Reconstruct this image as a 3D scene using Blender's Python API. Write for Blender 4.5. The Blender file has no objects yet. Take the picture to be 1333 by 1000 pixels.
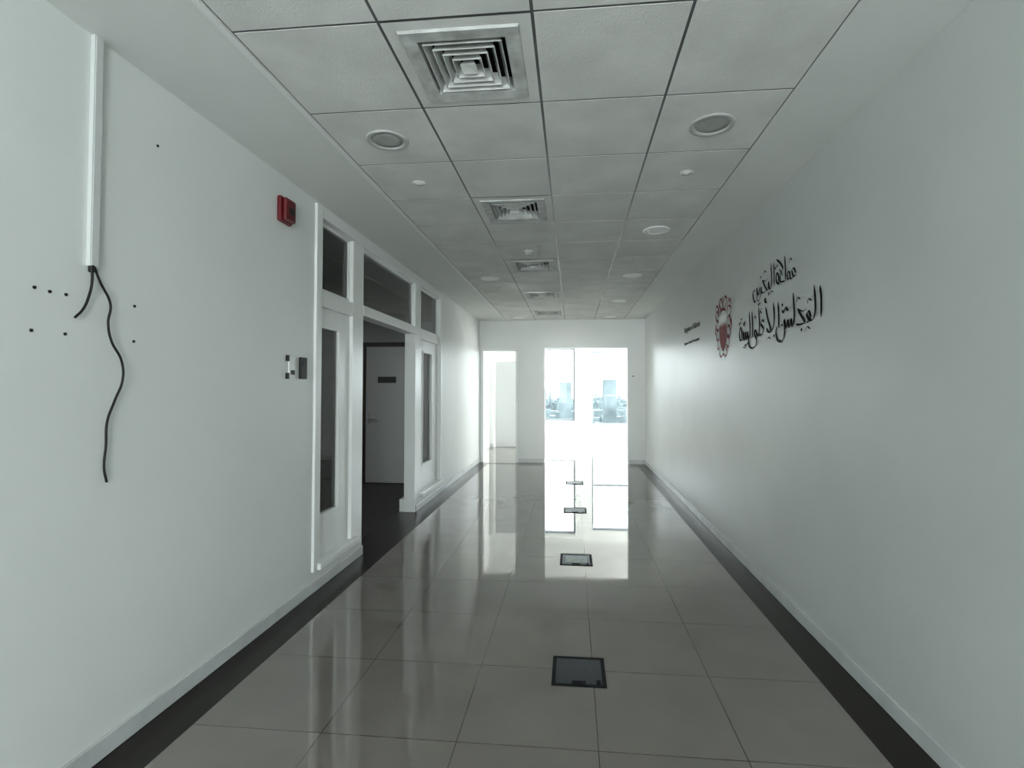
import bpy, bmesh, random
from math import *
from mathutils import Vector
random.seed(4)
S=bpy.context.scene
S.view_settings.view_transform='Standard'
S.view_settings.look='None'
S.view_settings.exposure=-0.10

# ---------------- dimensions (metres) ----------------
H=2.922; CAMZ=1.501
XL=-1.914; XR=1.463
GX0=-1.348; GX1=1.052; GY0=1.849
YB=10.3      # end wall with openings
YW=14.8      # window wall
YN=-4.0      # wall behind the viewer

# ---------------- materials ----------------
def mat(name,col,rough=.5,spec=.5,noise=0,nscale=5,bump=0,bscale=80,metal=0,coat=0,emit=0):
    m=bpy.data.materials.new(name); m.use_nodes=True
    nt=m.node_tree; b=nt.nodes['Principled BSDF']
    b.inputs['Base Color'].default_value=(*col,1); b.inputs['Roughness'].default_value=rough
    b.inputs['Specular IOR Level'].default_value=spec; b.inputs['Metallic'].default_value=metal
    b.inputs['Coat Weight'].default_value=coat
    if emit: b.inputs['Emission Color'].default_value=(1,1,.97,1); b.inputs['Emission Strength'].default_value=emit
    tc=nt.nodes.new('ShaderNodeTexCoord')
    if noise:
        n=nt.nodes.new('ShaderNodeTexNoise'); n.inputs['Scale'].default_value=nscale; n.inputs['Detail'].default_value=5
        nt.links.new(tc.outputs['Object'],n.inputs['Vector'])
        r=nt.nodes.new('ShaderNodeValToRGB')
        r.color_ramp.elements[0].position=.3; r.color_ramp.elements[1].position=.7
        r.color_ramp.elements[0].color=(*[c*(1-noise) for c in col],1)
        r.color_ramp.elements[1].color=(*[min(1,c*(1+noise*.4)) for c in col],1)
        nt.links.new(n.outputs['Fac'],r.inputs['Fac']); nt.links.new(r.outputs['Color'],b.inputs['Base Color'])
    if bump:
        n2=nt.nodes.new('ShaderNodeTexNoise'); n2.inputs['Scale'].default_value=bscale; n2.inputs['Detail'].default_value=3
        nt.links.new(tc.outputs['Object'],n2.inputs['Vector'])
        bp=nt.nodes.new('ShaderNodeBump'); bp.inputs['Strength'].default_value=bump; bp.inputs['Distance'].default_value=.01
        nt.links.new(n2.outputs['Fac'],bp.inputs['Height']); nt.links.new(bp.outputs['Normal'],b.inputs['Normal'])
    return m
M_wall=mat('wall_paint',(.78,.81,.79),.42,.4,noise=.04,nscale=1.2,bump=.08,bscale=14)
M_wallR=mat('wall_paint_satin_shaded',(.60,.625,.61),.36,.45,noise=.05,nscale=1.5,bump=.08,bscale=10)  # darker than the left wall: grazing-light shade put into the colour
M_soff=mat('gypsum_paint',(.76,.78,.755),.6,.3,noise=.03,nscale=2)
M_tile=mat('ceiling_tile_board',(.74,.75,.722),.8,.2,noise=.12,nscale=3.5,bump=.25,bscale=160)
M_bar=mat('tbar_metal_shadow',(.09,.10,.10),.35,.5)  # dark colour stands in for the shadow along the grid lines
M_white=mat('white_gloss_paint',(.82,.84,.82),.3,.5)
M_trunk=mat('trunking_pvc',(.62,.64,.63),.5,.3)
M_base=mat('baseboard_paint',(.62,.65,.64),.25,.5,noise=.15,nscale=4)
M_frame=mat('window_frame_alu',(.20,.24,.27),.4,.5)
M_diff=mat('diffuser_enamel',(.64,.66,.64),.45,.4,noise=.3,nscale=9)
M_ring=mat('downlight_trim',(.50,.52,.50),.5,.3,noise=.15,nscale=9)
M_plate=mat('diffuser_plate_dusty',(.58,.60,.58),.6,.3,noise=.35,nscale=12)
M_dark=mat('plenum_dark',(.02,.02,.02),.8,.1)
M_black=mat('black_plastic',(.010,.010,.011),.5,.3)
M_boxframe=mat('floor_box_frame',(.010,.011,.012),.7,.08)
M_red=mat('red_plastic',(.13,.005,.009),.4,.4)
M_redvinyl=mat('red_vinyl',(.27,.03,.04),.6,.2,noise=.35,nscale=30)
M_ink=mat('black_vinyl_lettering',(.008,.008,.010),.7,.1)
M_ink2=mat('grey_lettering',(.10,.10,.10),.7,.1)
M_lens=mat('frosted_lens',(.42,.44,.42),.4,.4,noise=.15,nscale=20)
M_lensw=mat('frosted_lens_lit_look',(.9,.91,.89),.4,.4)  # near-white colour makes the far downlights look lit
M_steel=mat('brushed_steel',(.45,.46,.46),.3,.5,metal=.9)
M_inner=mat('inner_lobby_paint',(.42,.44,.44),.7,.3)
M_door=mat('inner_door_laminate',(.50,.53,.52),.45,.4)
M_wood=mat('dark_wood_veneer',(.05,.038,.03),.45,.4,noise=.4,nscale=8)
M_sign=mat('door_sign_dark',(.05,.05,.05),.4,.4)
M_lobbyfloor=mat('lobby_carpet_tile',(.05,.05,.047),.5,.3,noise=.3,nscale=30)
M_city=mat('city_concrete_haze',(.15,.175,.18),.9,.0,noise=.5,nscale=.05)  # distance haze is put into this pale colour
M_ground=mat('city_ground',(.085,.108,.106),1,.0,noise=.5,nscale=.02)  # hazy tint painted into the ground colour as well
M_boxlid=mat('floor_box_lid',(.012,.017,.021),.45,.18,noise=.3,nscale=40)
M_boxgreen=mat('floor_box_socket_plate',(.38,.46,.40),.5,.3,noise=.4,nscale=60)

def floor_mat(name,col,dark,rough):
    m=bpy.data.materials.new(name); m.use_nodes=True; nt=m.node_tree; b=nt.nodes['Principled BSDF']
    tc=nt.nodes.new('ShaderNodeTexCoord'); mp=nt.nodes.new('ShaderNodeMapping')
    mp.inputs['Location'].default_value=(-.105+6,-2.145+6,0)
    br=nt.nodes.new('ShaderNodeTexBrick'); br.offset=0; br.squash=1
    br.inputs['Scale'].default_value=1; br.inputs['Brick Width'].default_value=.6; br.inputs['Row Height'].default_value=.6
    br.inputs['Mortar Size'].default_value=.002; br.inputs['Mortar Smooth'].default_value=0.1
    br.inputs['Bias'].default_value=0
    br.inputs['Color1'].default_value=(*col,1); br.inputs['Color2'].default_value=(*[c*.95 for c in col],1)
    br.inputs['Mortar'].default_value=(*dark,1)
    n=nt.nodes.new('ShaderNodeTexNoise'); n.inputs['Scale'].default_value=3; n.inputs['Detail'].default_value=6
    mx=nt.nodes.new('ShaderNodeMixRGB'); mx.blend_type='MULTIPLY'; mx.inputs[0].default_value=.25
    L=nt.links
    L.new(tc.outputs['Object'],mp.inputs['Vector']); L.new(mp.outputs['Vector'],br.inputs['Vector'])
    L.new(tc.outputs['Object'],n.inputs['Vector'])
    L.new(br.outputs['Color'],mx.inputs[1]); L.new(n.outputs['Fac'],mx.inputs[2])
    L.new(mx.outputs['Color'],b.inputs['Base Color'])
    rr=nt.nodes.new('ShaderNodeMapRange'); rr.inputs['To Min'].default_value=rough*.7; rr.inputs['To Max'].default_value=rough*1.3
    L.new(n.outputs['Fac'],rr.inputs['Value']); L.new(rr.outputs['Result'],b.inputs['Roughness'])
    b.inputs['Specular IOR Level'].default_value=.5; b.inputs['IOR'].default_value=1.95
    return m
M_floor=floor_mat('polished_porcelain',(.245,.224,.20),(.05,.045,.04),.02)
M_border=mat('dark_granite_border',(.016,.012,.010),.25,.25,noise=.4,nscale=20)

def glass_mat(name,tint,refl,rough=.01):
    m=bpy.data.materials.new(name); m.use_nodes=True; nt=m.node_tree
    nt.nodes.remove(nt.nodes['Principled BSDF']); o=nt.nodes['Material Output']
    t=nt.nodes.new('ShaderNodeBsdfTransparent'); t.inputs['Color'].default_value=(*tint,1)
    g=nt.nodes.new('ShaderNodeBsdfGlossy'); g.inputs['Roughness'].default_value=rough
    mx=nt.nodes.new('ShaderNodeMixShader')
    f=nt.nodes.new('ShaderNodeFresnel'); f.inputs['IOR'].default_value=refl
    nt.links.new(f.outputs[0],mx.inputs[0]); nt.links.new(t.outputs[0],mx.inputs[1]); nt.links.new(g.outputs[0],mx.inputs[2])
    nt.links.new(mx.outputs[0],o.inputs['Surface']); return m
M_glass=glass_mat('clear_window_glass',(.93,.97,.98),1.2)
M_tint=glass_mat('tinted_partition_glass',(.70,.73,.71),1.8,.03)

# ---------------- mesh helpers ----------------
class B:
    def __init__(s): s.bm=bmesh.new(); s.mats=[]
    def mi(s,m):
        if m not in s.mats: s.mats.append(m)
        return s.mats.index(m)
    def face(s,pts,m):
        f=s.bm.faces.new([s.bm.verts.new(p) for p in pts]); f.material_index=s.mi(m); return f
    def box(s,x0,x1,y0,y1,z0,z1,m):
        if x0>x1:x0,x1=x1,x0
        if y0>y1:y0,y1=y1,y0
        v=[s.bm.verts.new((x,y,z)) for x in(x0,x1) for y in(y0,y1) for z in(z0,z1)]
        k=s.mi(m)
        for q in((0,1,3,2),(4,6,7,5),(0,4,5,1),(2,3,7,6),(0,2,6,4),(1,5,7,3)):
            f=s.bm.faces.new([v[i] for i in q]); f.material_index=k
    def lathe(s,c,prof,m,n=40,smooth=True):
        k=s.mi(m); rings=[]
        for r,z in prof:
            if r<1e-6: rings.append([s.bm.verts.new((c[0],c[1],c[2]+z))])
            else: rings.append([s.bm.verts.new((c[0]+r*cos(2*pi*i/n),c[1]+r*sin(2*pi*i/n),c[2]+z)) for i in range(n)])
        for a,b in zip(rings,rings[1:]):
            for i in range(n):
                j=(i+1)%n
                if len(a)==1 and len(b)==1: continue
                if len(a)==1: f=s.bm.faces.new([a[0],b[j],b[i]])
                elif len(b)==1: f=s.bm.faces.new([a[i],a[j],b[0]])
                else: f=s.bm.faces.new([a[i],a[j],b[j],b[i]])
                f.material_index=k; f.smooth=smooth
    def done(s,name,parent=None,bevel=0,normals=True):
        if normals: bmesh.ops.recalc_face_normals(s.bm,faces=s.bm.faces)
        me=bpy.data.meshes.new(name); s.bm.to_mesh(me); s.bm.free()
        for m in s.mats: me.materials.append(m)
        o=bpy.data.objects.new(name,me); S.collection.objects.link(o)
        if parent: o.parent=parent
        if bevel:
            md=o.modifiers.new('bevel','BEVEL'); md.width=bevel; md.segments=2; md.limit_method='ANGLE'
        return o
def empty(name):
    o=bpy.data.objects.new(name,None); S.collection.objects.link(o); return o

# ---------------- floor ----------------
BL=-1.695; BR=1.265
b=B()
def fl(x0,x1,y0,y1,m): b.face([(x0,y0,0),(x1,y0,0),(x1,y1,0),(x0,y1,0)],m)
fl(BL,BR,YN,10.0,M_floor); fl(XL-.2,BL,YN,10.0,M_border); fl(BR,XR+.2,YN,10.0,M_border)
fl(XL-.2,-.58,10.0,10.17,M_border); fl(-.58,1.13,10.0,10.17,M_floor); fl(1.13,XR+.2,10.0,10.17,M_border)
fl(-4,6,10.17,YW+.2,M_floor)
b.done('floor')
b=B(); b.box(-6.2,XL-.2,3,8.2,-.05,-.001,M_lobbyfloor); b.done('floor_lobby')

# ---------------- ceiling ----------------
ceil=empty('ceiling')
b=B()
b.box(XL-.2,GX0,YN,YB,H,H+.1,M_soff); b.box(GX1,XR+.2,YN,YB,H,H+.1,M_soff)
b.box(GX0,GX1,GY0+.6*14,YB+.05,H,H+.1,M_soff)
b.done('gypsum_soffit',ceil)
b=B()
b.box(GX0-.028,GX0,YN,GY0+8.4,H-.010,H+.0,M_white)
b.box(GX1,GX1+.020,YN,GY0+8.4,H-.006,H+.0,M_soff)
b.done('perimeter_trim',ceil)
j0=-10
diffs=[(1,j) for j in (-9,-6,-3,0,3,6,9,12)]
b=B(); g=.0065
for k in range(4):
    for j in range(j0,14):
        if (k,j) in diffs: continue
        x=GX0+.6*k; y=GY0+.6*j
        b.box(x+g,x+.6-g,y+g,y+.6-g,H,H+.008,M_tile)
b.done('acoustic_tiles',ceil)
b=B()
for k in range(5):
    x=GX0+.6*k; b.box(x-.012,x+.012,YN,GY0+8.4,H+.002,H+.03,M_bar)
for j in range(j0,15):
    y=GY0+.6*j; b.box(GX0,GX1,y-.012,y+.012,H+.0022,H+.028,M_bar)
b.done('t_bar_grid',ceil)
b=B(); b.box(-6.4,6.4,YN-.2,YW+.4,H+.2,H+.35,M_soff)
b.box(-4,6,YB+.05,YW+.2,H,H+.1,M_soff); b.done('slab',ceil)

# ---------------- walls ----------------
T=.2
U0,U1=3.57,7.22
b=B()
b.box(XL-T,XL,YN,U0,0,H+.1,M_wall); b.box(XL-T,XL,U1,YB,0,H+.1,M_wall)
b.box(XL-T,XL,U0,U1,2.90,H+.1,M_wall)
b.box(XL-T,XL,U0,4.46,0,.15,M_wall); b.box(XL-T,XL,6.035,U1,0,.15,M_wall)
b.done('wall_left')
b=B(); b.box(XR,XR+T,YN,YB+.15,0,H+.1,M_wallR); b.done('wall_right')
OX0,OX1,OZ=-.58,1.13,2.36
DX0,DX1,DZ=-1.84,-1.15,2.30
b=B()
for x0,x1,z0,z1 in((-4,DX0,0,H+.1),(DX0,DX1,DZ,H+.1),(DX1,OX0,0,H+.1),(OX0,OX1,OZ,H+.1),(OX1,6,0,H+.1)):
    b.box(x0,x1,YB,YB+.15,z0,z1,M_wall)
b.done('wall_end')
W=[(-.90,.08,.57,2.72),(.56,2.5,.45,2.60),(2.9,4.8,.45,2.6)]
def windowed_wall(name,y0,y1,x0,x1,ws,m):
    b=B(); x=x0
    for a,c,z0,z1 in ws:
        b.box(x,a,y0,y1,0,H+.1,m); b.box(a,c,y0,y1,0,z0,m); b.box(a,c,y0,y1,z1,H+.1,m); x=c
    b.box(x,x1,y0,y1,0,H+.1,m); return b.done(name)
windowed_wall('wall_window',YW,YW+.2,-1.2,6,W,M_wall)
NW=[(XL+.1,-.3,.5,2.8),(-.1,XR-.1,.5,2.8)]  # unseen windows added to brighten the near end
windowed_wall('wall_near',YN-.2,YN,XL-.2,XR+.2,NW,M_wall)
def window(n,a,c,z0,z1,y,bars,mull=()):
    e=empty('window_%d'%n); b=B(); f=.05
    b.box(a,a+f,y,y+.06,z0,z1,M_frame); b.box(c-f,c,y,y+.06,z0,z1,M_frame)
    b.box(a+f,c-f,y,y+.06,z0,z0+f,M_frame); b.box(a+f,c-f,y,y+.06,z1-f,z1,M_frame)
    for z in bars: b.box(a+f,c-f,y,y+.05,z-.03,z+.03,M_frame)
    for x in mull: b.box(x-.025,x+.025,y,y+.055,z0+f,z1-f,M_frame)
    b.done('frame',e,.004)
    b=B(); b.box(a+f,c-f,y+.025,y+.031,z0+f,z1-f,M_glass); b.done('pane',e)
    b=B(); b.box(a-.02,c+.02,y-.13,y,z0-.03,z0-.001,M_white); b.done('sill',e)
window(1,*W[0],YW+.1,[]); window(2,*W[1],YW+.1,[1.31],[1.72]); window(3,*W[2],YW+.1,[1.31],[3.9])
window(4,*NW[0],YN-.14,[]); window(5,*NW[1],YN-.14,[])
b=B(); b.box(5.8,6,YB+.15,YW,0,H+.1,M_wall); b.done('wall_far_right')
b=B(); b.box(-1.2,-1.0,13.0,YW,0,H+.1,M_wall); b.done('wall_far_left')
b=B(); b.box(-2.35,-1.2,13.0,13.15,0,H+.1,M_wall); b.done('wall_alcove')
b=B(); b.box(-2.35,-2.15,YB+.15,13.0,0,H+.1,M_wall); b.done('wall_alcove_side')
bb0=B(); bb0.box(-2.15,-1.2,12.986,13.0,0,.08,M_base); bb0.box(-2.15,-2.136,YB+.15,12.986,0,.08,M_base); bb0.done('baseboard_alcove')
A=empty('door_2')
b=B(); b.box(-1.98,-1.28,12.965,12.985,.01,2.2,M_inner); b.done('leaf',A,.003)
b=B(); b.box(-2.04,-1.985,12.955,12.986,0,2.26,M_white); b.box(-1.275,-1.22,12.955,12.986,0,2.26,M_white); b.box(-1.985,-1.275,12.955,12.986,2.205,2.26,M_white); b.done('frame',A,.003)
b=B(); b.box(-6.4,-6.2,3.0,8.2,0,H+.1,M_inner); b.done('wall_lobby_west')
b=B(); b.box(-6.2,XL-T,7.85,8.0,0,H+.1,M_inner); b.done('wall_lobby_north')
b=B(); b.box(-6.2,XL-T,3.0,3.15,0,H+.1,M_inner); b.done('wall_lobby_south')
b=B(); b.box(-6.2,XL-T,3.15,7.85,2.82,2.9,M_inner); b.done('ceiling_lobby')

def casing(name,x0,x1,z1,w=.05):
    b=B()
    b.box(x0-w,x0+.01,YB-.015,YB+.165,0,z1+w,M_white); b.box(x1-.01,x1+w,YB-.015,YB+.165,0,z1+w,M_white)
    b.box(x0+.01,x1-.01,YB-.015,YB+.165,z1-.01,z1+w,M_white)
    b.done(name,None,.004)
casing('door_frame',DX0,DX1,DZ,.045)
b=B(); b.box(OX0,OX0+.02,YB-.004,YB+.155,0,OZ,M_white); b.box(OX1-.02,OX1,YB-.004,YB+.155,0,OZ,M_white)
b.box(OX0+.02,OX1-.02,YB-.004,YB+.155,OZ-.02,OZ,M_white); b.done('trim_opening')

def bb(name,parts):
    b=B()
    for x0,x1,y0,y1 in parts:
        b.box(x0,x1,y0,y1,0,.082,M_base)
    b.done(name,None,.004)
bb('baseboard_left',[(XL,XL+.014,YN,4.46),(XL,XL+.014,6.035,YB)])
bb('baseboard_right',[(XR-.014,XR,YN,YB)])
bb('baseboard_end',[(DX1+.045,OX0,YB-.013,YB),(OX1,XR-.014,YB-.013,YB)])

# ---------------- glazed partition with door opening ----------------
P=empty('glazed_door_partition')
b=B(); xf=XL+.02; xb=XL-.14
z0=.15; z1=2.90
b.box(xb,xf,U0,U0+.085,z0,z1,M_white); b.box(xb,xf,U1-.085,U1,z0,z1,M_white)
b.box(xb,xf,U0+.085,U1-.085,2.81,z1,M_white)
xi=XL-.005
b.box(xb,xi,4.25,4.47,0,2.81,M_white); b.box(xb,xi,6.02,6.24,0,2.81,M_white)
b.box(xb,xi,U0+.085,4.25,2.14,2.26,M_white); b.box(xb,xi,6.24,U1-.085,2.14,2.26,M_white)
b.box(xb,xi+.004,4.47,6.02,2.18,2.27,M_white)
b.done('frame',P,.004)
def sidelight(nm,y0,y1,g0,g1):
    b=B(); x0,x1=XL-.075,XL-.035
    b.box(x0,x1,y0,g0,.15,2.14,M_white); b.box(x0,x1,g1,y1,.15,2.14,M_white)
    b.box(x0,x1,g0,g1,.15,.53,M_white); b.box(x0,x1,g0,g1,1.98,2.14,M_white)
    for a0,a1,c0,c1 in((g0-.02,g0,.51,2.0),(g1,g1+.02,.51,2.0)): b.box(x1,x1+.01,a0,a1,c0,c1,M_white)
    b.box(x1,x1+.01,g0,g1,.51,.53,M_white); b.box(x1,x1+.01,g0,g1,1.98,2.0,M_white)
    b.done(nm+'_panel',P,.003)
    b=B(); b.box(x0+.015,x0+.021,g0,g1,.53,1.98,M_tint); b.done(nm+'_glass',P)
    b=B(); b.box(XL-.035,XL+.045,y0-.03,y1+.10,.15,.20,M_white); b.done(nm+'_sill',P,.006)
sidelight('near_sidelight',U0+.085,4.25,3.72,4.04)
sidelight('far_sidelight',6.24,U1-.085,6.42,6.82)
b=B()
for a,c in((U0+.085,4.25),(4.47,6.02),(6.24,U1-.085)):
    b.box(XL-.06,XL-.054,a+.02,c-.02,2.29,2.79,M_tint)
b.done('transom_glass',P)
b=B()
for a,c in((U0+.085,4.25),(4.47,6.02),(6.24,U1-.085)):
    for q in((a,a+.02,2.26,2.81),(c-.02,c,2.26,2.81),(a+.02,c-.02,2.265,2.29),(a+.02,c-.02,2.79,2.81)): b.box(XL-.075,XL-.04,*q,M_white)
b.done('glazing_beads',P)

D=empty('door_1')
b=B(); y=7.85
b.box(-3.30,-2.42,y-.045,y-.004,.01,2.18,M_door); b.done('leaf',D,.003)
b=B(); b.box(-3.37,-3.305,y-.06,y,0,2.25,M_wood); b.box(-2.415,-2.35,y-.06,y,0,2.25,M_wood); b.box(-3.305,-2.415,y-.06,y,2.185,2.25,M_wood); b.done('frame',D,.003)
b=B(); b.box(-3.10,-2.80,y-.055,y-.045,1.60,1.70,M_sign); b.done('name_sign',D)
b=B(); b.box(-3.26,-3.23,y-.055,y-.045,.95,1.12,M_steel); b.box(-3.255,-3.235,y-.10,y-.055,1.03,1.05,M_steel); b.box(-3.255,-3.12,y-.11,y-.095,1.03,1.05,M_steel); b.done('lever_handle',D,.003)

# ---------------- air diffusers ----------------
def diffuser(k,j):
    cx=GX0+.6*k+.3; cy=GY0+.6*j+.3
    e=empty('ceiling_air_diffuser'); b=B()
    def ring(a,za,c,zc,m):
        A=[(cx+sx*a,cy+sy*a,H+za) for sx,sy in((-1,-1),(1,-1),(1,1),(-1,1))]
        C=[(cx+sx*c,cy+sy*c,H+zc) for sx,sy in((-1,-1),(1,-1),(1,1),(-1,1))]
        for i in range(4):
            q=(i+1)%4; b.face([A[i],A[q],C[q],C[i]],m)
    ring(.2935,.0,.245,.0,M_tile); ring(.245,.0,.240,-.010,M_plate); ring(.240,-.010,.182,-.006,M_plate); ring(.182,-.006,.180,.06,M_diff)
    b.done('face_plate',e,normals=False)
    b=B()
    for a in(.166,.132,.098,.064):
        ring(a,-.006,a-.020,.040,M_diff); ring(a,-.006,a-.004,-.008,M_diff); ring(a-.004,-.008,a-.024,.039,M_diff)
    ring(.034,-.010,.014,.03,M_diff); ring(.034,-.010,.0001,-.004,M_white)
    b.done('louvre_blades',e,normals=False)
    b=B(); b.box(cx-.29,cx+.29,cy-.29,cy+.29,H+.07,H+.12,M_dark); b.done('plenum_box',e)
for k,j in diffs:
    if j>=-3: diffuser(k,j)

# ---------------- round fixtures ----------------
def lamp(name,size,power,loc,rot,col=(1,1,1),size_y=None):
    l=bpy.data.lights.new(name,'AREA'); l.energy=power; l.color=col; l.size=size
    if size_y: l.shape='RECTANGLE'; l.size_y=size_y
    else: l.shape='DISK'
    o=bpy.data.objects.new(name,l); S.collection.objects.link(o); o.location=loc; o.rotation_euler=rot; return o
def downlight(k,j,p=0,aim=None):
    e=empty('recessed_downlight'); c=(GX0+.6*k+.3,GY0+.6*j+.3,H)
    b=B(); b.lathe(c,[(.118,0),(.116,-.006),(.108,-.009),(.092,-.007),(.086,.0),(.084,.006)],M_lensw if j>3 else M_ring); b.done('trim_ring',e)
    b=B(); b.lathe(c,[(.0,-.002),(.05,-.0022),(.085,-.0015),(.085,.004)],M_lensw if j>3 else M_lens); b.done('lens',e)
    if p:
        l=bpy.data.lights.new('end_wall_fill_spot','SPOT'); l.energy=p; l.spot_size=radians(58); l.spot_blend=.9; l.shadow_soft_size=.05; l.color=(1,1,.98)  # added spot that brightens the end wall, not part of the fixture
        o=bpy.data.objects.new('end_wall_fill_spot',l); S.collection.objects.link(o); o.location=(c[0],c[1],H-.06)
        o.rotation_euler=(Vector(aim)-Vector(o.location)).to_track_quat('-Z','Y').to_euler(); o.parent=e
for k,j,p,a in((0,1,0,0),(3,1,0,0),(3,4,0,0),(3,7,105,(-.9,10.3,1.2)),(3,10,0,0),(3,13,0,0),(0,13,0,0),(0,7,130,(.9,10.3,1.2))): downlight(k,j,p,a)
def sprinkler(k,j):
    e=empty('ceiling_sprinkler'); c=(GX0+.6*k+.3,GY0+.6*j+.3,H)
    b=B(); b.lathe(c,[(.045,0),(.043,-.004),(.034,-.006),(.030,-.006),(.029,-.008),(.016,-.009),(.014,-.011),(0,-.012)],M_tile,24); b.done('cover_plate',e)
for k,j in((0,2),(3,2),(0,8),(3,8)): sprinkler(k,j)
e=empty('smoke_detector'); b=B()
b.lathe((GX0+.9,5.12,H),[(.058,0),(.056,-.014),(.046,-.022),(.040,-.034),(.030,-.046),(.012,-.05),(0,-.05)],M_ring,32); b.done('housing',e)
b=B(); b.lathe((GX0+.9,5.12,H),[(.044,-.024),(.0425,-.030)],M_dark,32); b.done('vent_slot',e)

# ---------------- floor boxes ----------------
def floorbox(y0,y1,opened=False):
    e=empty('floor_service_box'); x0,x1=-.11,.17; b=B(); w=.02
    b.box(x0,x1,y0,y0+w,0,.004,M_boxframe); b.box(x0,x1,y1-w,y1,0,.004,M_boxframe)
    b.box(x0,x0+w,y0+w,y1-w,0,.004,M_boxframe); b.box(x1-w,x1,y0+w,y1-w,0,.004,M_boxframe)
    b.done('frame',e)
    b=B(); b.box(x0+w,x1-w,y0+w,y1-w,.0005,.003,M_boxlid)
    if opened: b.box(x0+.045,x1-.045,y0+.06,y1-.06,.003,.005,M_boxgreen)
    b.done('lid',e)
    b=B(); xm=(x0+x1)/2
    b.box(xm-.035,xm+.035,y0+.03,y0+.045,.003,.0065,M_boxframe); b.box(x1-.05,x1-.03,y0+.03,y0+.06,.003,.0055,M_boxframe); b.done('lift_tab',e)
floorbox(2.59,2.87); floorbox(4.34,4.64,True); floorbox(6.16,6.44); floorbox(8.0,8.28)

# ---------------- left wall items ----------------
b=B(); b.box(XL,XL+.018,1.805,1.845,1.99,H-.0,M_trunk); b.box(XL+.018,XL+.021,1.809,1.841,1.99,H-.0,M_trunk); b.done('cable_trunking',None,.002)
def cable(name,pts,r,parent):
    cu=bpy.data.curves.new(name,'CURVE'); cu.dimensions='3D'; cu.bevel_depth=r; cu.bevel_resolution=3; cu.use_fill_caps=True
    sp=cu.splines.new('BEZIER'); sp.bezier_points.add(len(pts)-1)
    for p,(x,y,z) in zip(sp.bezier_points,pts):
        p.co=(x,y,z); p.handle_left_type='AUTO'; p.handle_right_type='AUTO'
    o=bpy.data.objects.new(name,cu); S.collection.objects.link(o); cu.materials.append(M_black); o.parent=parent
e=empty('hanging_cable')
X=XL+.012
cable('long_lead',[(X,1.82,2.01),(X+.005,1.85,1.935),(X+.01,1.893,1.85),(X+.01,1.885,1.77),(X+.006,1.905,1.70),(X+.01,1.95,1.62),(X+.01,1.957,1.54),(X+.006,1.925,1.45),(X+.004,1.897,1.37),(X+.004,1.893,1.27),(X+.004,1.887,1.18),(X+.004,1.90,1.12)],.0048,e)
cable('short_lead',[(X,1.815,2.01),(X+.01,1.812,1.93),(X+.008,1.803,1.87),(X+.006,1.78,1.81),(X+.006,1.75,1.775)],.0048,e)
b=B(); b.box(X-.008,X+.010,1.809,1.825,1.965,1.995,M_black); b.done('tape_wrap',e,.004)
b=B()
for y,z in((1.617,1.865),(1.67,1.86),(1.73,1.86),(1.61,1.71),(1.73,1.71),(2.03,1.865),(2.03,1.71),(2.136,2.63)):
    k=b.mi(M_black); n=10; vs=[b.bm.verts.new((XL+.0035,y+.0055*cos(2*pi*i/n),z+.0055*sin(2*pi*i/n))) for i in range(n)]
    wv=[b.bm.verts.new((XL+.0,y+.0065*cos(2*pi*i/n),z+.0065*sin(2*pi*i/n))) for i in range(n)]
    b.bm.faces.new(vs)
    for i in range(n): b.bm.faces.new([vs[i],vs[(i+1)%n],wv[(i+1)%n],wv[i]])
b.done('wall_plugs')
e=empty('wall_mounted_fire_alarm')
b=B(); b.box(XL-.002,XL+.03,3.08,3.22,2.60,2.77,M_red); b.done('back_box',e,.012)
b=B(); b.box(XL+.03,XL+.062,3.09,3.21,2.61,2.76,M_red); b.done('cover',e,.014)
b=B(); b.box(XL+.062,XL+.068,3.12,3.18,2.655,2.70,M_black); b.done('lens',e,.003)
e=empty('light_switch')
b=B(); b.box(XL,XL+.010,3.235,3.315,1.575,1.725,M_white); b.done('plate',e,.003)
b=B(); b.box(XL,XL+.012,3.205,3.232,1.69,1.73,M_black); b.box(XL,XL+.012,3.205,3.232,1.57,1.61,M_black); b.box(XL+.010,XL+.014,3.255,3.295,1.60,1.63,M_black); b.done('clips',e)
e=empty('access_control_reader')
b=B(); b.box(XL,XL+.022,3.365,3.445,1.572,1.725,M_black); b.done('body',e,.006)
b=B(); b.box(XL+.022,XL+.024,3.385,3.425,1.66,1.70,M_boxlid); b.done('keypad_window',e,.001)
b=B(); b.box(1.20,1.245,YB-.012,YB,1.72,1.80,M_white); b.box(1.21,1.235,YB-.016,YB-.012,1.745,1.775,M_black); b.done('end_wall_switch',None,.002)

# ---------------- calligraphy ----------------
def spline(pts,n=8):
    P=[Vector(p) for p in pts]; P=[P[0]*2-P[1]]+P+[P[-1]*2-P[-2]]; out=[]
    for i in range(1,len(P)-2):
        a,c,d,f=P[i-1:i+3]
        for k in range(n):
            t=k/n; out.append(.5*((2*c)+(-a+d)*t+(2*a-5*c+4*d-f)*t*t+(-a+3*c-3*d+f)*t**3))
    out.append(P[-2]); return out
def pen(b,pts,w,nib,place,m,wmin=.3,taper=True):
    q=spline(pts); N=len(q); L=[];R=[]
    for i,p in enumerate(q):
        d=(q[min(i+1,N-1)]-q[max(i-1,0)]); 
        if d.length<1e-6: d=Vector((1,0))
        d.normalize(); n=Vector((-d.y,d.x))
        ww=w*max(wmin,abs(d.x*sin(nib)-d.y*cos(nib)))
        if taper: ww*=min(1,.35+min(i,N-1-i)/4)
        L.append(p+n*ww/2); R.append(p-n*ww/2)
    k=b.mi(m); lv=[b.bm.verts.new(place(p)) for p in L]; rv=[b.bm.verts.new(place(p)) for p in R]
    for i in range(N-1):
        f=b.bm.faces.new([lv[i],lv[i+1],rv[i+1],rv[i]]); f.material_index=k
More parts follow.
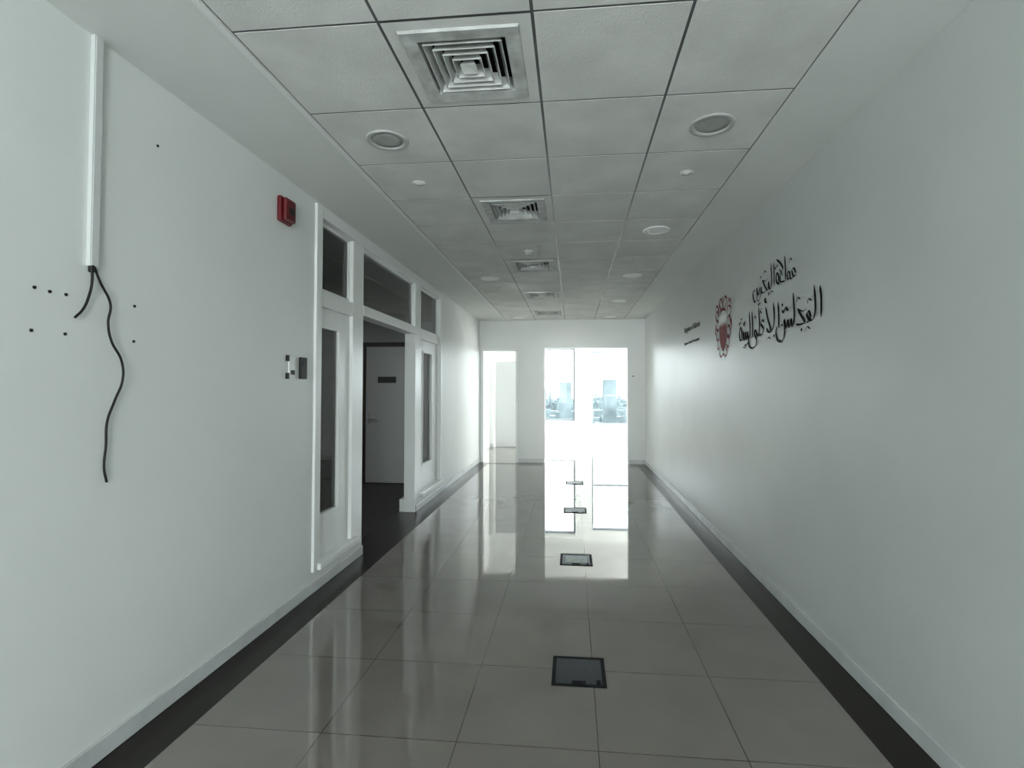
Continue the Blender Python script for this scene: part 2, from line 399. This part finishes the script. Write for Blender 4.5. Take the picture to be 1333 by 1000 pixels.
def dot(b,p,s,place,m):
    b.face([place(Vector(p)+Vector(v)*s) for v in((0,1),(1,.15),(0,-.9),(-1,-.1))],m)
cal=empty('arabic_wall_lettering')
XT=XR-.004
def placer(y0,z0,sz=1.0,slant=0): return lambda p:(XT,y0-(p[0]+slant*p[1])/100,z0+sz*p[1]/100)
pl=placer(4.53,1.925,.90,-.08); b=B()
S2=[
[(144,21),(144.5,12),(143,0)],
[(137,23),(137,8),(134,1),(130,0),(127,2),(125.5,5),(128,6.5),(130,3),(128,0),(124,-1)],
[(126,9),(120,8),(113,11)],[(113,11),(118,5),(122,0),(116,-1),(109,0)],
[(108,24),(108,8),(106,1),(104,0),(102.5,5),(101,0.5),(99,0),(97.5,5),(96,.5),(94,0),(92,6),(92,0),(90,-7),(85,-10),(79,-8),(77,-2),(79,3)],
[(83,22),(83,10),(82,1)],
[(75,23),(75,10),(72,3),(67,0),(62,1),(60,4)],[(60,22),(63,12),(67,4),(69,0)],
[(62,28),(59.5,29),(60,26.5),(63,25.5)],
[(56,10),(52,12),(49,9),(52,6.5),(54,4),(51,0),(45,0),(43,1)],
[(46,24),(46,10),(44,1),(41,0),(38,4),(35,5),(35,1),(38,-3),(36,-8),(29,-10),(22,-8),(20,-2),(22,2)],
[(31,23),(31,10),(30,1),(27,0)],[(25,24),(25,10),(23.5,1),(20,0),(18.5,6),(17,.5),(15,0),(13.5,6),(12,.5),(10,0),(8.5,7),(7,.5),(4,0)],
[(4,0),(0,0),(-2,5),(0,11),(2,12),(5,7),(4,2),(1,0)],
[(133,13),(129,15),(127,12)],[(118,17),(114,19),(112,16)],[(99,12),(95,15),(92,12),(89,14)],[(90,2),(86,3),(84,1)],
[(52,18),(49,21),(53,22)],[(66,-6),(62,-4),(58,-7)],[(12,13),(10,15),(13,16),(11,12)],[(40,15),(37,18),(34,15)],[(129,-6),(125,-4),(121,-7)],
[(16,-4),(12,-8),(6,-7)],
]
for s in S2: pen(b,s,2.8 if len(s)>3 or abs(s[0][1]-s[-1][1])>12 else 1.5,radians(25),pl,M_ink)
for p in((117,-5),(18,-5),(14,-6),(11.5,-6),(-1,16),(2.5,17),(5,20),(90,18),(73,-4)): dot(b,p,1.6,pl,M_ink)
b.done('second_line',cal,normals=False)
pl=placer(4.15,2.25,1,-.08); b=B()
S1=[[(73,1),(70,5),(67,4),(69,0),(73,0),(66,-1),(64,0),(63,4),(60,4),(60,0),(63,0),(58,-1)],
[(57,17),(57,6),(56,0),(52,0),(48,1),(48,6),(53,9),(49,14),(43,18)],
[(48,0),(44,0),(41,3),(42,8),(45,6),(45,1),(42,0)],
[(38,17),(38,8),(37,0)],[(33,18),(33,6),(31,0),(28,0),(27,5),(25.5,0),(22,0)],[(26,8),(21,7),(15,9)],[(15,9),(19,4),(22,0),(16,-1),(13,0),(12,4),(11,-1),(7,-5),(3,-5)],
[(9,5),(8,0),(5,0),(3,5),(3,-1),(0,-5),(-4,-4),(-6,1),(-5,5)],
[(68,11),(65,13),(63,10)],[(24,13),(20,15),(18,12)],[(35,-4),(31,-3),(28,-5)],[(52,4),(50,7),(47,10)]]
for s in S1: pen(b,s,2.1 if len(s)>3 or abs(s[0][1]-s[-1][1])>12 else 1.3,radians(25),pl,M_ink)
for p in((26,-4),(41,12),(44,13),(-2,4),(8,-8),(5,-8.5),(12,12)): dot(b,p,1.3,pl,M_ink)
b.done('first_line',cal,normals=False)

em=empty('coat_of_arms_emblem'); pl=placer(5.28,1.82); b=B()
sh=[(13,40),(37,40),(37,22),(35,14),(31,8),(25,4),(19,8),(15,14),(13,22)]
b.face([(XT,5.28-x/100,1.82+z/100) for x,z in sh],M_redvinyl); 
b.done('shield',em,normals=False)
b=B()
ze=[(13,40),(37,40),(37,34)]
n=5
for i in range(n):
    x1=37-24*(i+.5)/n; ze.append((x1,29)); ze.append((37-24*(i+1)/n,34))
XTs=XR-.006
f=[(XTs,5.28-x/100,1.82+z/100) for x,z in ze]
b.face(f,M_white); b.done('serrated_field',em,normals=False)
b=B()
for sgn in(-1,1):
    def mir(L): return [(25+sgn*x,z) for x,z in L]
    for s in ([(13,40),(18,46),(24,44),(22,38),(17,37)],[(14,34),(20,37),(23,30),(19,27),(15,29)],[(14,26),(20,27),(22,20),(18,17),(14,20)],[(13,17),(18,16),(18,9),(14,8),(10,11)],[(9,8),(12,4),(8,0),(3,1),(0,3)],
              [(2,44),(8,48),(12,54),(7,57),(3,52)],[(12,44),(16,50),(22,52),(24,47)],[(24,34),(26,28),(24,22)]):
        pen(b,mir(s),2.6,radians(40),pl,M_redvinyl,.5)
pen(b,[(15,43),(25,46),(35,43)],2.5,radians(90),pl,M_redvinyl,.6)
pen(b,[(25,45),(25,52),(25,58)],2.5,radians(0),pl,M_redvinyl,.6)
b.done('mantling',em,normals=False)
b=B(); pen(b,[(17,4),(21,0),(25,-2),(29,0),(33,4)],2.2,radians(90),pl,M_white,.7); b.done('lower_gleam',em,normals=False)  # white stroke paints the gleam below the shield

en=empty('english_wall_lettering')
def txt(s,y,z,size,nm):
    cu=bpy.data.curves.new(nm,'FONT'); cu.body=s; cu.size=size; cu.extrude=.001
    o=bpy.data.objects.new(nm,cu); S.collection.objects.link(o); o.rotation_euler=(pi/2,0,-pi/2); o.location=(XR-.003,y,z)
    cu.materials.append(M_ink2); o.parent=en
txt('Kingdom of Bahrain',6.72,2.23,.10,'line_one'); txt('Supreme Council for Environment',6.72,2.07,.055,'line_two')

# ---------------- city outside ----------------
b=B(); b.face([(-900,20,-45),(900,20,-45),(900,2500,-45),(-900,2500,-45)],M_ground); b.done('city_ground')
b=B()
for i in range(1300):
    y=random.uniform(260,1700); x=random.uniform(-.35,.45)*y
    w=random.uniform(5,18); d=random.uniform(8,26); h=random.choice([5,8,12,15,18,22])*random.uniform(.7,1.2)
    if random.random()<.04: h=random.uniform(32,56); w*=.6
    b.box(x-w/2,x+w/2,y,y+d,-45,-45+h,M_city)
b.done('city_buildings')

# ---------------- light ----------------
w=bpy.data.worlds.new('sky'); S.world=w; w.use_nodes=True; nt=w.node_tree
bg=nt.nodes['Background']; bg.inputs['Strength'].default_value=12.0
tc=nt.nodes.new('ShaderNodeTexCoord'); sx=nt.nodes.new('ShaderNodeSeparateXYZ'); rp=nt.nodes.new('ShaderNodeValToRGB')
rp.color_ramp.elements[0].position=.0; rp.color_ramp.elements[0].color=(.96,.99,1,1)
rp.color_ramp.elements[1].position=.6; rp.color_ramp.elements[1].color=(.86,.93,.97,1)
nt.links.new(tc.outputs['Generated'],sx.inputs[0]); nt.links.new(sx.outputs['Z'],rp.inputs['Fac']); nt.links.new(rp.outputs['Color'],bg.inputs['Color'])
def portal(n,a,c,z0,z1,y,rx):
    l=bpy.data.lights.new('portal_%d'%n,'AREA'); l.shape='RECTANGLE'; l.size=c-a; l.size_y=z1-z0; l.cycles.is_portal=True
    o=bpy.data.objects.new('window_light_portal',l); S.collection.objects.link(o); o.location=((a+c)/2,y,(z0+z1)/2); o.rotation_euler=(rx,0,0)
for i,ww in enumerate(W): portal(i,*ww,YW+.22,-pi/2)
lamp('near_fill_light',1.3,88,(.7,YN+.3,1.65),(pi/2,0,radians(27)),(.985,1,.98),2.3)  # added fill standing in for light from behind the viewer
lamp('far_room_side_fill',4.0,1150,(5.7,12.6,1.5),(pi/2+.5,0,pi/2),(1,1,.99),2.2)  # added fill to brighten the far room; this side has no window
lamp('far_room_back_fill',3.2,420,(3.6,10.65,1.6),(pi/2+.35,0,radians(30)),(1,1,.99),1.6)  # added fill hidden behind the end wall, brightens the window wall
lamp('lobby_fill_light',1.2,17,(-4.2,5.6,2.8),(0,0,0),(1,1,1),1.2)  # unseen fill added to lift the lobby and its door
sl=bpy.data.lights.new('sun','SUN'); sl.energy=10; sl.angle=.01; sl.color=(1,.96,.9)
so=bpy.data.objects.new('sun',sl); S.collection.objects.link(so)
d=Vector((-.15,-.5,-.86)); so.rotation_euler=d.to_track_quat('-Z','Y').to_euler(); so.location=(2,20,10)

# ---------------- camera ----------------
cd=bpy.data.cameras.new('camera'); cd.sensor_width=36; cd.lens=654.7/1333*36; cd.clip_start=.05; cd.clip_end=4000
cd.shift_x=(666.5-683.5)/1333; cd.shift_y=(489-500)/1333
co=bpy.data.objects.new('camera',cd); S.collection.objects.link(co); S.camera=co
co.location=(0,0,CAMZ); co.rotation_euler=(pi/2+.02696,0.0,.09358)
